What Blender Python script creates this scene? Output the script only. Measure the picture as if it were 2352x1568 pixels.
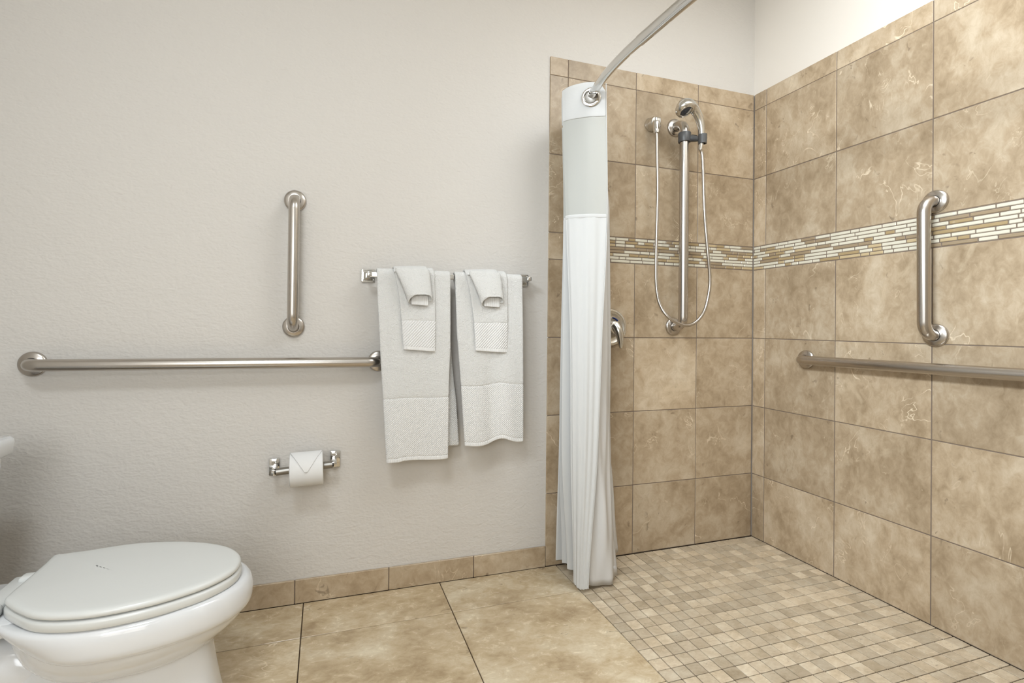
import bpy, bmesh, math, random
from mathutils import Vector, Matrix

scene = bpy.context.scene
for _o in list(bpy.data.objects):
    bpy.data.objects.remove(_o)
COL = scene.collection
R = random.Random(7)

# ------------------------------------------------------------------ camera
cam_data = bpy.data.cameras.new('camera')
cam = bpy.data.objects.new('camera', cam_data)
COL.objects.link(cam)
cam_data.sensor_width = 36.0
cam_data.lens = 1135.816 / 2352 * 36.0
cam_data.shift_x = 66.949 / 2352
cam_data.shift_y = -43.162 / 2352
cam_data.clip_start = 0.02
_F = Vector((0.30328065, 0.95287855, 0.00658081))
_U = Vector((-0.01250634, -0.00292518, 0.99991751))
_Rt = _F.cross(_U)
_m = Matrix((_Rt, _U, -_F)).transposed().to_4x4()
_m.translation = Vector((-2.00087646, -1.91406963, 1.01362173))
cam.matrix_world = _m
scene.camera = cam

# ------------------------------------------------------------------ world, lights, exposure
world = bpy.data.worlds.new('world')
scene.world = world
world.use_nodes = True
world.node_tree.nodes['Background'].inputs[0].default_value = (1, 1, 1, 1)
world.node_tree.nodes['Background'].inputs[1].default_value = 0.3

def area_light(name, loc, target, sx, sy, watts, color, spread=180):
    ld = bpy.data.lights.new(name, 'AREA')
    ld.shape = 'RECTANGLE'; ld.size = sx; ld.size_y = sy
    ld.energy = watts; ld.color = color; ld.spread = math.radians(spread)
    o = bpy.data.objects.new(name, ld)
    COL.objects.link(o)
    o.location = loc
    o.rotation_euler = (Vector(target) - Vector(loc)).to_track_quat('-Z', 'Y').to_euler()
    return o

LC = (0.84, 0.925, 1.0)
area_light('ceiling_lamp_light', (-2.35, -1.90, 2.70), (-2.35, -1.90, 0), 0.4, 0.4, 13, LC)
area_light('shower_fill_light', (-0.60, -1.30, 2.70), (-0.60, -1.30, 0), 0.9, 0.9, 10, LC, 170)  # added fill to brighten the shower walls and floor
area_light('vanity_lamp_light', (-2.86, -1.80, 2.10), (0.0, -1.30, 1.1), 0.8, 0.3, 15, LC, 82)
area_light('rear_fill_light', (-2.50, -2.70, 1.25), (-1.9, -0.2, 0.2), 1.0, 1.2, 13.5, LC)  # added soft fill from behind the camera, an invented source

cy = scene.cycles
cy.max_bounces = 5; cy.diffuse_bounces = 3; cy.use_adaptive_sampling = True; cy.adaptive_threshold = 0.03; cy.glossy_bounces = 3; cy.transmission_bounces = 2; cy.transparent_max_bounces = 4
cy.caustics_reflective = False; cy.caustics_refractive = False

vs = scene.view_settings
vs.view_transform = 'Standard'
vs.look = 'None'
vs.gamma = 1.0
vs.use_curve_mapping = False
vs.exposure = 0.58

# ------------------------------------------------------------------ materials
def lin(r, g, b):
    f = lambda c: (c / 255 / 12.92) if c / 255 <= 0.04045 else ((c / 255 + 0.055) / 1.055) ** 2.4
    return (f(r), f(g), f(b), 1.0)

class NT:
    def __init__(self, name):
        self.m = bpy.data.materials.new(name); self.m.use_nodes = True
        self.t = self.m.node_tree; self.t.nodes.clear()
        self.out = self.n('ShaderNodeOutputMaterial')
        self.b = self.n('ShaderNodeBsdfPrincipled')
        self.l(self.b.outputs[0], self.out.inputs[0])
    def n(self, k, **kw):
        x = self.t.nodes.new(k)
        for a, v in kw.items(): setattr(x, a, v)
        return x
    def l(self, a, b): self.t.links.new(a, b)
    def put(self, sock, v):
        if hasattr(v, 'is_output'): self.l(v, sock)
        else: sock.default_value = v
    def math(self, op, a, b=None, c=None, clamp=False):
        x = self.n('ShaderNodeMath', operation=op); x.use_clamp = clamp
        self.put(x.inputs[0], a)
        if b is not None: self.put(x.inputs[1], b)
        if c is not None: self.put(x.inputs[2], c)
        return x.outputs[0]
    def vmath(self, op, a, b):
        x = self.n('ShaderNodeVectorMath', operation=op)
        self.put(x.inputs[0], a); self.put(x.inputs[1], b)
        return x.outputs[0]
    def noise(self, vec, scale, detail=4, rough=0.55, dist=0.0):
        x = self.n('ShaderNodeTexNoise')
        self.l(vec, x.inputs['Vector'])
        x.inputs['Scale'].default_value = scale; x.inputs['Detail'].default_value = detail
        x.inputs['Roughness'].default_value = rough; x.inputs['Distortion'].default_value = dist
        return x.outputs['Fac']
    def ramp(self, fac, stops):
        x = self.n('ShaderNodeValToRGB'); self.l(fac, x.inputs[0])
        e = x.color_ramp.elements
        while len(e) < len(stops): e.new(0.5)
        for i, (p, c) in enumerate(stops):
            e[i].position = p; e[i].color = c if len(c) == 4 else (*c, 1)
        return x.outputs[0]
    def mix(self, fac, a, b, blend='MIX'):
        x = self.n('ShaderNodeMix', data_type='RGBA', blend_type=blend)
        self.put(x.inputs[0], fac); self.put(x.inputs[6], a); self.put(x.inputs[7], b)
        return x.outputs[2]
    def maprange(self, v, a, b, c=0.0, d=1.0, smooth=True):
        x = self.n('ShaderNodeMapRange'); x.interpolation_type = 'SMOOTHSTEP' if smooth else 'LINEAR'
        self.put(x.inputs[0], v)
        for i, q in enumerate((a, b, c, d)): x.inputs[i + 1].default_value = q
        return x.outputs[0]
    def bump(self, h, strength, dist):
        x = self.n('ShaderNodeBump'); x.inputs['Strength'].default_value = strength
        x.inputs['Distance'].default_value = dist
        self.l(h, x.inputs['Height']); self.l(x.outputs[0], self.b.inputs['Normal'])
    def obj(self): return self.n('ShaderNodeTexCoord').outputs['Object']

def plain(name, col, rough=0.5, metal=0.0, coat=0.0, spec=0.5):
    q = NT(name)
    q.b.inputs['Base Color'].default_value = col
    q.b.inputs['Roughness'].default_value = rough
    q.b.inputs['Metallic'].default_value = metal
    q.b.inputs['Coat Weight'].default_value = coat
    q.b.inputs['Specular IOR Level'].default_value = spec
    return q.m

def plaster(name, col):
    q = NT(name)
    v = q.obj()
    q.b.inputs['Base Color'].default_value = col
    q.b.inputs['Roughness'].default_value = 0.75
    st = q.n('ShaderNodeMapping'); q.l(v, st.inputs[0]); st.inputs['Scale'].default_value = (0.75, 1, 1.25)
    h = q.math('ADD', q.noise(st.outputs[0], 42, 2, 0.5, 0.6), q.math('MULTIPLY', q.noise(st.outputs[0], 105, 1, 0.5, 0.0), 0.5))
    q.bump(h, 0.5, 0.0045)
    return q.m

def stone(name, dark, mid, light, rnd='object', scale=1.0, rough=0.33, var=0.2, bright=1.0):
    """polished limestone look: soft clouds, pale veins, dark flecks; shifted at random per piece"""
    q = NT(name)
    v = q.obj()
    if rnd == 'object':
        r = q.n('ShaderNodeObjectInfo').outputs['Random']
    else:
        r = q.n('ShaderNodeNewGeometry').outputs['Random Per Island']
    cx = q.n('ShaderNodeCombineXYZ')
    q.l(q.math('MULTIPLY', r, 37.0), cx.inputs[0]); q.l(q.math('MULTIPLY', r, 91.0), cx.inputs[1]); q.l(q.math('MULTIPLY', r, 53.0), cx.inputs[2])
    mp = q.n('ShaderNodeMapping'); q.l(v, mp.inputs[0])
    mp.inputs['Rotation'].default_value = (0.5, 0.6, 0.75); mp.inputs['Scale'].default_value = (1.0, 1.55, 1.0)
    p = q.vmath('ADD', mp.outputs[0], cx.outputs[0])
    cloud = q.noise(p, 4.0 * scale, 5, 0.58, 0.35)
    fine = q.noise(p, 22 * scale, 4, 0.7, 0.5)
    f = q.math('ADD', q.math('MULTIPLY', cloud, 0.60), q.math('MULTIPLY', fine, 0.40))
    c = q.ramp(f, [(0.35, dark), (0.50, mid), (0.65, light)])
    # pale veins
    n1 = q.noise(p, 3.2 * scale, 4, 0.6, 0.7)
    v1 = q.maprange(q.math('ABSOLUTE', q.math('SUBTRACT', n1, 0.5)), 0.0, 0.0075, 1.0, 0.0)
    m1 = q.maprange(q.noise(p, 5.5 * scale, 2, 0.5, 0.3), 0.52, 0.64)
    n2 = q.noise(p, 8 * scale, 3, 0.6, 1.2)
    v2 = q.maprange(q.math('ABSOLUTE', q.math('SUBTRACT', n2, 0.47)), 0.0, 0.012, 1.0, 0.0)
    m2 = q.maprange(q.noise(p, 7 * scale, 2, 0.5, 0.2), 0.58, 0.70)
    vein = q.math('MULTIPLY', q.math('ADD', q.math('MULTIPLY', v1, m1), q.math('MULTIPLY', v2, m2), clamp=True), q.math('MULTIPLY_ADD', q.math('FRACT', q.math('MULTIPLY', r, 7.77)), 0.65, 0.3))
    c = q.mix(vein, c, lin(232, 215, 188))
    # pale soft patches
    pt = q.math('MULTIPLY', q.maprange(q.noise(p, 4.6 * scale, 6, 0.6, 1.2), 0.58, 0.74), 0.5)
    c = q.mix(pt, c, lin(205, 187, 160))
    # dark flecks
    n3 = q.noise(p, 24 * scale, 3, 0.65, 0.8)
    fl = q.math('MULTIPLY', q.maprange(n3, 0.62, 0.72), q.maprange(q.noise(p, 5 * scale, 2), 0.48, 0.62))
    c = q.mix(q.math('MULTIPLY', fl, 0.5), c, lin(96, 80, 62))
    # each piece a little lighter or darker
    g = q.math('MULTIPLY_ADD', q.math('FRACT', q.math('MULTIPLY', r, 17.31)), var, bright - var / 2)
    vv = q.n('ShaderNodeCombineColor')
    for i in range(3): q.l(g, vv.inputs[i])
    c = q.mix(1.0, c, vv.outputs[0], 'MULTIPLY')
    q.l(c, q.b.inputs['Base Color'])
    q.l(q.math('MULTIPLY_ADD', fine, 0.12, rough - 0.06), q.b.inputs['Roughness'])
    q.b.inputs['Specular IOR Level'].default_value = 0.4
    q.bump(q.noise(p, 90, 1), 0.06, 0.002)
    return q.m

def terry(name, col, kind):
    q = NT(name)
    v = q.obj()
    q.b.inputs['Base Color'].default_value = col
    q.b.inputs['Roughness'].default_value = 0.95
    q.b.inputs['Specular IOR Level'].default_value = 0.15
    q.b.inputs['Sheen Weight'].default_value = 0.15
    if kind == 'loop':
        h = q.math('ADD', q.noise(v, 300, 3, 0.6), q.math('MULTIPLY', q.noise(v, 70, 3, 0.6, 0.5), 1.1))
        q.bump(h, 0.8, 0.0045)
    else:
        s = q.n('ShaderNodeSeparateXYZ'); q.l(v, s.inputs[0])
        x, z = s.outputs[0], s.outputs[2]
        k = 2 * math.pi / 0.0088
        if kind == 'twill':
            a = q.math('SINE', q.math('MULTIPLY', q.math('ADD', q.math('MULTIPLY', x, 1.0), q.math('MULTIPLY', z, -1.15)), k))
            b = q.math('SINE', q.math('MULTIPLY', q.math('ADD', q.math('MULTIPLY', x, 0.9), q.math('MULTIPLY', z, 1.6)), k))
            h = q.math('ADD', a, q.math('MULTIPLY', b, 0.55))
            q.bump(h, 0.45, 0.0018)
        elif kind == 'diagonal':
            a = q.math('SINE', q.math('MULTIPLY', q.math('SUBTRACT', x, q.math('MULTIPLY', z, 0.95)), 2 * math.pi / 0.0105))
            q.bump(q.math('ADD', a, q.noise(v, 300, 2)), 0.5, 0.0016)
        else:
            a = q.math('SINE', q.math('MULTIPLY', x, 2 * math.pi / 0.008))
            q.bump(a, 0.35, 0.0012)
    return q.m

def fabric(name, col, rough=0.8, trans=0.25, alpha=1.0, weave=0.12):
    q = NT(name)
    v = q.obj()
    q.b.inputs['Base Color'].default_value = col
    q.b.inputs['Roughness'].default_value = rough
    q.b.inputs['Specular IOR Level'].default_value = 0.25
    s = q.n('ShaderNodeSeparateXYZ'); q.l(v, s.inputs[0])
    h = q.math('ADD', q.noise(v, 420, 2), q.math('MULTIPLY', q.noise(v, 9, 4, 0.6, 1.2), 3.0))
    q.bump(h, weave, 0.003)
    t = q.n('ShaderNodeBsdfTranslucent'); t.inputs[0].default_value = col
    m = q.n('ShaderNodeMixShader'); m.inputs[0].default_value = trans
    q.l(q.b.outputs[0], m.inputs[1]); q.l(t.outputs[0], m.inputs[2])
    last = m.outputs[0]
    if alpha < 1:
        tr = q.n('ShaderNodeBsdfTransparent')
        m2 = q.n('ShaderNodeMixShader'); m2.inputs[0].default_value = alpha
        q.l(tr.outputs[0], m2.inputs[1]); q.l(last, m2.inputs[2]); last = m2.outputs[0]
    q.l(last, q.out.inputs[0])
    return q.m

def glow(name, col, strength):
    q = NT(name)
    q.b.inputs['Base Color'].default_value = col
    q.b.inputs['Emission Color'].default_value = col
    q.b.inputs['Emission Strength'].default_value = strength
    q.m.cycles.emission_sampling = 'NONE'
    return q.m

M = {
    'wall': plaster('plaster_greige', lin(213, 208, 201)),
    'wall_lit': plain('paint_greige_lit', lin(232, 225, 215), 0.7),  # same wall paint made lighter, stronger light put into its colour
    'ceiling': plain('paint_ceiling', lin(238, 236, 230), 0.8),
    'tile': stone('wall_stone_tile', lin(150, 130, 103), lin(178, 158, 131), lin(200, 184, 160)),
    'floor_tile': stone('floor_stone_tile', lin(168, 145, 112), lin(201, 180, 147), lin(227, 213, 186), rough=0.26, var=0.1),
    'mosaic': stone('mosaic_stone', lin(176, 158, 131), lin(199, 182, 157), lin(216, 203, 180), var=0.36, scale=2.2, rough=0.3),
    'mosaic_rest': stone('mosaic_stone_rest', lin(176, 158, 131), lin(199, 182, 157), lin(216, 203, 180), rnd='island', var=0.36, scale=2.2, rough=0.3),
    'grout': plain('grout_brown', lin(122, 108, 95), 0.9),
    'grout_floor': plain('grout_floor', lin(86, 70, 52), 0.9),
    'ivory': plain('ivory_glass', lin(214, 208, 190), 0.12, coat=0.6),
    'tan': plain('tan_glass', lin(166, 145, 108), 0.18, coat=0.4),
    'taupe': plain('taupe_stone', lin(154, 136, 110), 0.4),
    'sand': plain('sand_stone', lin(190, 170, 134), 0.35),
    'nickel': plain('brushed_nickel', (0.52, 0.485, 0.445, 1), 0.27, 1.0),
    'chrome': plain('chrome', (0.70, 0.69, 0.67, 1), 0.08, 1.0),
    'satin': plain('satin_chrome', (0.66, 0.65, 0.62, 1), 0.2, 1.0),
    'dark_nickel': plain('dark_nickel', (0.30, 0.285, 0.26, 1), 0.34, 1.0),
    'black': plain('dark_hole', lin(28, 26, 24), 0.6),
    'grey_plastic': plain('charcoal_plastic', lin(82, 82, 82), 0.38),
    'nozzle': plain('nozzle_rubber', lin(62, 66, 74), 0.4),
    'blue': plain('cold_mark_blue', lin(24, 52, 120), 0.4),
    'china': plain('white_china', lin(226, 227, 228), 0.08, coat=0.5),
    'seat': plain('seat_plastic', lin(219, 220, 217), 0.22),
    'terry': terry('white_terry', lin(226, 225, 222), 'loop'),
    'twill': terry('white_twill', lin(228, 227, 225), 'twill'),
    'diag': terry('white_diagonal', lin(228, 227, 225), 'diagonal'),
    'hem': terry('white_hem', lin(229, 228, 226), 'hem'),
    'curtain': fabric('curtain_cloth', lin(224, 224, 222), 0.75, 0.22),
    'voile': fabric('curtain_voile', lin(210, 211, 206), 0.8, 0.3, 0.93, 0.04),
    'liner': fabric('liner_cloth', lin(229, 227, 224), 0.6, 0.22),
    'paper': plain('tissue_paper', lin(230, 229, 227), 0.95, spec=0.1),
    'glow': glow('lamp_diffuser', (1.0, 0.97, 0.93, 1), 1.5),
}

# ------------------------------------------------------------------ mesh helpers
def root_loc(p):
    v = Vector((0, 0, 0))
    while p is not None:
        v += p.location; p = p.parent
    return v

def finish(me, smooth=True, ang=40):
    if smooth:
        for f in me.polygons: f.use_smooth = True
        me.set_sharp_from_angle(angle=math.radians(ang))

def obj(name, verts, faces, mat, parent=None, smooth=True, ang=40):
    """mesh given in room coordinates, parented without moving"""
    off = root_loc(parent) if parent else Vector((0, 0, 0))
    me = bpy.data.meshes.new(name)
    me.from_pydata([tuple(Vector(v) - off) for v in verts], [], faces)
    bm = bmesh.new(); bm.from_mesh(me)
    bmesh.ops.recalc_face_normals(bm, faces=bm.faces)
    bm.to_mesh(me); bm.free()
    me.update()
    finish(me, smooth, ang)
    me.materials.append(M[mat])
    o = bpy.data.objects.new(name, me); COL.objects.link(o)
    o.parent = parent
    return o

def thing(name, loc, label, cat, group=None):
    o = bpy.data.objects.new(name, None); COL.objects.link(o)
    o.location = loc; o.empty_display_size = 0.05
    o['label'] = label; o['category'] = cat
    if group: o['group'] = group
    return o

def join(*parts):
    V, Fc = [], []
    for v, f in parts:
        k = len(V); V += list(v); Fc += [[i + k for i in q] for q in f]
    return V, Fc

def xf(mesh, mat):
    return [mat @ Vector(v) for v in mesh[0]], mesh[1]

def box(c, s, bev=0.0, seg=2):
    bm = bmesh.new()
    bmesh.ops.create_cube(bm, size=1)
    for v in bm.verts: v.co = Vector((v.co.x * s[0], v.co.y * s[1], v.co.z * s[2]))
    if bev > 0:
        bmesh.ops.bevel(bm, geom=list(bm.edges), offset=bev, segments=seg, profile=0.5, affect='EDGES', clamp_overlap=True)
    V = [v.co + Vector(c) for v in bm.verts]
    bm.verts.index_update()
    Fc = [[v.index for v in f.verts] for f in bm.faces]
    bm.free()
    return V, Fc

def catmull(P, n=8):
    P = [Vector(p) for p in P]; out = []
    for i in range(len(P) - 1):
        a = P[i - 1] if i else P[0] * 2 - P[1]
        b, c = P[i], P[i + 1]
        d = P[i + 2] if i + 2 < len(P) else P[-1] * 2 - P[-2]
        for k in range(n):
            t = k / n
            out.append(0.5 * ((2 * b) + (c - a) * t + (2 * a - 5 * b + 4 * c - d) * t * t + (3 * b - a - 3 * c + d) * t ** 3))
    out.append(P[-1]); return out

def lerp_keys(keys, t):
    if t <= keys[0][0]: return keys[0][1]
    for (a, va), (b, vb) in zip(keys, keys[1:]):
        if t <= b: return va + (vb - va) * (t - a) / (b - a)
    return keys[-1][1]

def tube(path, rad, n=20, caps=True, sq=None):
    P = [Vector(p) for p in path]
    rads = rad if isinstance(rad, (list, tuple)) else [rad] * len(P)
    T = []
    for i in range(len(P)):
        a = P[max(i - 1, 0)]; b = P[min(i + 1, len(P) - 1)]
        T.append((b - a).normalized())
    up = Vector((0, 0, 1)) if abs(T[0].z) < 0.9 else Vector((0, 1, 0))
    nx = T[0].cross(up).normalized()
    V, Fc = [], []
    for i, p in enumerate(P):
        if i:
            nx = (nx - T[i] * nx.dot(T[i])).normalized()
        ny = T[i].cross(nx)
        for k in range(n):
            a = 2 * math.pi * k / n
            V.append(p + (nx * math.cos(a) + ny * math.sin(a)) * rads[i])
    for i in range(len(P) - 1):
        for k in range(n):
            Fc.append([i * n + k, i * n + (k + 1) % n, (i + 1) * n + (k + 1) % n, (i + 1) * n + k])
    if caps:
        Fc.append(list(range(n))[::-1]); Fc.append([(len(P) - 1) * n + k for k in range(n)])
    return V, Fc

def lathe(prof, n=40, mat=None):
    """prof: (radius, height) pairs turned about local z"""
    V, Fc, idx = [], [], []
    for r, h in prof:
        if r < 1e-6:
            idx.append([len(V)]); V.append(Vector((0, 0, h)))
        else:
            idx.append(list(range(len(V), len(V) + n)))
            V += [Vector((r * math.cos(2 * math.pi * k / n), r * math.sin(2 * math.pi * k / n), h)) for k in range(n)]
    for a, b in zip(idx, idx[1:]):
        for k in range(n):
            q = [a[k % len(a)], a[(k + 1) % len(a)], b[(k + 1) % len(b)], b[k % len(b)]]
            q = list(dict.fromkeys(q))
            if len(q) > 2: Fc.append(q)
    if mat is not None: V = [mat @ v for v in V]
    return V, Fc

def aim(loc, direction):
    m = Vector(direction).to_track_quat('Z', 'Y').to_matrix().to_4x4()
    m.translation = Vector(loc); return m

def inset_ring(out, d):
    n = len(out); r = []
    for i in range(n):
        a, b = Vector(out[i - 1]), Vector(out[(i + 1) % n])
        t = (b - a).normalized(); nrm = Vector((-t.y, t.x))
        r.append(Vector(out[i]) + nrm * d)
    return r

def ccw(out):
    A = sum(out[i - 1][0] * out[i][1] - out[i][0] * out[i - 1][1] for i in range(len(out)))
    return out if A > 0 else out[::-1]

def loft(rings, close_first=True, close_last=True):
    n = len(rings[0]); V = [Vector(p) for r in rings for p in r]; Fc = []
    for i in range(len(rings) - 1):
        for k in range(n):
            Fc.append([i * n + k, i * n + (k + 1) % n, (i + 1) * n + (k + 1) % n, (i + 1) * n + k])
    def cap(b):
        c = len(V); V.append(sum((V[b + k] for k in range(n)), Vector()) / n)
        for k in range(n): Fc.append([b + k, b + (k + 1) % n, c])
    if close_first: cap(0)
    if close_last: cap((len(rings) - 1) * n)
    return V, Fc

def grid(fn, us, vs_):
    V = [Vector(fn(u, v)) for v in vs_ for u in us]; n = len(us)
    Fc = [[j * n + i, j * n + i + 1, (j + 1) * n + i + 1, (j + 1) * n + i] for j in range(len(vs_) - 1) for i in range(n - 1)]
    return V, Fc

def lin_space(a, b, n): return [a + (b - a) * i / (n - 1) for i in range(n)]

def thick(o, t, sub=1, offset=0.0):
    s = o.modifiers.new('thickness', 'SOLIDIFY'); s.thickness = t; s.offset = offset
    if sub:
        q = o.modifiers.new('smooth', 'SUBSURF'); q.levels = sub; q.render_levels = sub
    return o

# ------------------------------------------------------------------ the room
def structure(o, label):
    o['kind'] = 'structure'; o['label'] = label
    return o

XL, YF, ZC = -3.02, -2.75, 2.75        # left wall, wall behind the camera, ceiling
PL = 0.007                             # plaster lies this far behind the tile faces

floor = structure(obj('floor', *box(((XL + 0) / 2, YF / 2, -0.055), (-XL + 0.1, -YF + 0.1, 0.1)), 'grout_floor', None, False),
                  'beige stone tiled bathroom floor with a mosaic shower area')
ceiling = structure(obj('ceiling', *box((XL / 2, YF / 2, ZC + 0.05), (-XL + 0.2, -YF + 0.2, 0.1)), 'ceiling', None, False), 'plain white ceiling')
wall_back = structure(obj('wall_back', *box((XL / 2, PL + 0.05, ZC / 2), (-XL + 0.2, 0.1, ZC)), 'wall', None, False),
                      'greige textured plaster wall, tiled inside the shower')
wall_right = structure(obj('wall_right', *box((PL + 0.05, YF / 2, ZC / 2), (0.1, -YF + 0.2, ZC)), 'wall_lit', None, False),
                       'shower side wall in beige stone tile under greige paint lightened as if lit')
wall_left = structure(obj('wall_left', *box((XL - 0.05, YF / 2, ZC / 2), (0.1, -YF + 0.2, ZC)), 'wall', None, False), 'plaster wall behind the toilet tank')
wall_front = structure(obj('wall_front', *box((XL / 2, YF - 0.05, ZC / 2), (-XL + 0.2, 0.1, ZC)), 'wall', None, False), 'plaster wall opposite the towels')
wall_shower = structure(obj('wall_shower', *box((-0.535, -1.60, ZC / 2), (1.04, 0.1, ZC)), 'wall_lit', None, False), 'short wall closing the near end of the shower')

_cache = {}
def piece(name, c, s, mat, parent, bev=0.0012, seg=1):
    """a bevelled slab; alike pieces share one mesh"""
    key = (name, tuple(round(x, 4) for x in s), mat)
    if key not in _cache:
        V, Fc = box((0, 0, 0), s, bev, seg)
        me = bpy.data.meshes.new(name)
        me.from_pydata([tuple(v) for v in V], [], Fc); me.update()
        finish(me, True, 30)
        me.materials.append(M[mat]); _cache[key] = me
    o = bpy.data.objects.new(name, _cache[key]); COL.objects.link(o)
    o.parent = parent
    o.location = Vector(c) - root_loc(parent)
    return o

G = 0.0017                              # half a joint
TH = 0.008
ZR = [0.0, 0.3066, 0.6371, 0.9679, 1.3009, 1.4154, 1.7490, 2.0867, 2.1656]
XB = [-1.1015, -1.0174, -0.6761, -0.3348, 0.0]
YR = [0.0, -0.0711, -0.4124, -0.7537, -1.095, -1.4363, -1.55]
XE = -1.1015

# grout beds
obj('grout_bed', *box(((XE + 0.004) / 2, 0.006, 2.163 / 2), (-XE - 0.004, 0.009, 2.163)), 'grout', wall_back, False)
obj('grout_bed', *box((0.006, -0.775, 2.163 / 2), (0.009, 1.55, 2.163)), 'grout', wall_right, False)

for r in range(8):
    z0, z1 = ZR[r], ZR[r + 1]
    for k in range(4):
        if r == 4 and k > 0: continue
        x0, x1 = XB[k], XB[k + 1]
        a, b = x0 + (G if k else 0), x1 - (G if k < 3 else 0.0035)
        piece('tile', ((a + b) / 2, TH / 2 + R.uniform(-.0003, .0003), (z0 + z1) / 2), (b - a, TH, z1 - z0 - (2 * G if r < 7 else G)), 'tile', wall_back)
    for k in range(6):
        if r == 4: continue
        y0, y1 = YR[k], YR[k + 1]
        a, b = y0 - (G if k else 0.0035), y1 + G
        piece('tile', (TH / 2 + R.uniform(-.0003, .0003), (a + b) / 2, (z0 + z1) / 2), (TH, a - b, z1 - z0 - (2 * G if r < 7 else G)), 'tile', wall_right)

# accent band of thin sticks
def accent(parent, along, start, end):
    z0, z1 = ZR[4] + 0.001, ZR[5] - 0.001
    n = 8; ph = (z1 - z0) / n
    if along == 'x':
        bed = obj('accent_band', *box(((start + end) / 2, 0.0047, (z0 + z1) / 2), (abs(end - start), 0.006, z1 - z0)), 'grout', parent, False)
    else:
        bed = obj('accent_band', *box((0.0047, (start + end) / 2, (z0 + z1) / 2), (0.006, abs(end - start), z1 - z0)), 'grout', parent, False)
    sg = 1 if end > start else -1
    for r in range(n):
        p = start - sg * R.uniform(0, 0.05)
        while (p - end) * sg < -0.006:
            L = R.choice([0.034, 0.05, 0.05, 0.066, 0.084, 0.1])
            q = p + sg * L
            a = max(p, start) if sg > 0 else min(p, start)
            b = min(q, end) if sg > 0 else max(q, end)
            w = round(abs(b - a) - 0.0026, 3)
            if w > 0.005:
                mt = R.choices(['ivory', 'tan', 'taupe', 'sand'], [58, 17, 17, 8])[0]
                c = (a + b) / 2; zc = z0 + (r + .5) * ph
                if along == 'x': piece('mosaic_stick', (c, 0.0038, zc), (w, 0.0085, ph - 0.0028), mt, bed, 0.0016)
                else: piece('mosaic_stick', (0.0038, c, zc), (0.0085, w, ph - 0.0028), mt, bed, 0.0016)
            p = q
accent(wall_back, 'x', XB[1] + G, -0.002)
accent(wall_right, 'y', -0.002, -1.53)

# baseboard
bb = structure(obj('baseboard_back', *box(((XL + XE) / 2, 0.0045, 0.0425), (XE - XL - 0.002, 0.005, 0.0835)), 'grout', None, False), 'low skirting of beige stone tiles along the plaster wall')
XBB = [XL + 0.002, -2.771, -2.433, -2.095, -1.7577, -1.4192, -1.1025]
for a, b in zip(XBB, XBB[1:]):
    piece('tile', ((a + b) / 2, 0.003 + R.uniform(-.0006, .0006), 0.0430), (b - a - 0.003, 0.009, 0.0855), 'tile', bb, 0.0018)

# large floor tiles
FX = [XL, -2.5699, -2.0644, -1.5586, -1.0534]
FY = [0.0, -0.2112, -0.7167, -1.2222, -1.7277, -2.2332, YF]
for i in range(4):
    for j in range(6):
        a, b = FX[i] + G * (i > 0), FX[i + 1] - G
        c, d = FY[j] - G, FY[j + 1] + G
        piece('floor_tile', ((a + b) / 2, (c + d) / 2, -TH / 2), (b - a, c - d, TH), 'floor_tile', floor)

# shower floor mosaic: the 300 that show largest are parts, the rest one mesh
pan = obj('shower_floor', *box((-0.5255, -0.775, -0.006), (1.051, 1.55, 0.006)), 'grout_floor', floor, False)
PX, PY = 1.0534 / 22, 0.048
cells = []
def px_area(x, y):
    pts = []
    for dx, dy in ((0, 0), (PX, 0), (PX, -PY), (0, -PY)):
        v = Vector((x + dx, y + dy, 0)) - _m.translation
        z = v.dot(_F)
        pts.append((1109 + 1135.8 * v.dot(_Rt) / z, 740.8 - 1135.8 * v.dot(_U) / z))
    A = 0.5 * abs(sum(pts[i - 1][0] * pts[i][1] - pts[i][0] * pts[i - 1][1] for i in range(4)))
    cx_, cy_ = sum(p[0] for p in pts) / 4, sum(p[1] for p in pts) / 4
    return A if (-20 < cx_ < 2372 and cy_ < 1590) else 0
for j in range(32):
    for i in range(22):
        x, y = -1.0534 + i * PX, -0.0033 - j * PY
        cells.append((px_area(x, y), x, y))
cells.sort(reverse=True)
rest = []
for n, (A, x, y) in enumerate(cells):
    c = (x + PX / 2, y - PY / 2, -0.003 + R.uniform(-.0004, .0003))
    s = (PX - 0.0030, PY - 0.0030, 0.006)
    if n < 299: piece('mosaic_tile', c, s, 'mosaic', pan, 0.0008)
    else: rest.append(box(c, s, 0.0008, 1))
o = obj('mosaic_field', *join(*rest), 'mosaic_rest', pan, True, 30)
o['kind'] = 'stuff'

# invented glowing fill panel on the wall behind the camera (outside the picture)
wn = structure(obj('fill_panel_1', *box((-2.50, YF + 0.02, 1.25), (1.1, 0.05, 1.3), 0.006), 'ceiling', None), 'added glowing fill panel in a white frame')
for i in range(2):
    obj('glow_pane', *box((-2.50 + (i - .5) * 0.5, YF + 0.045, 1.25), (0.45, 0.006, 1.2), 0.001), 'glow', wn)

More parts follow.
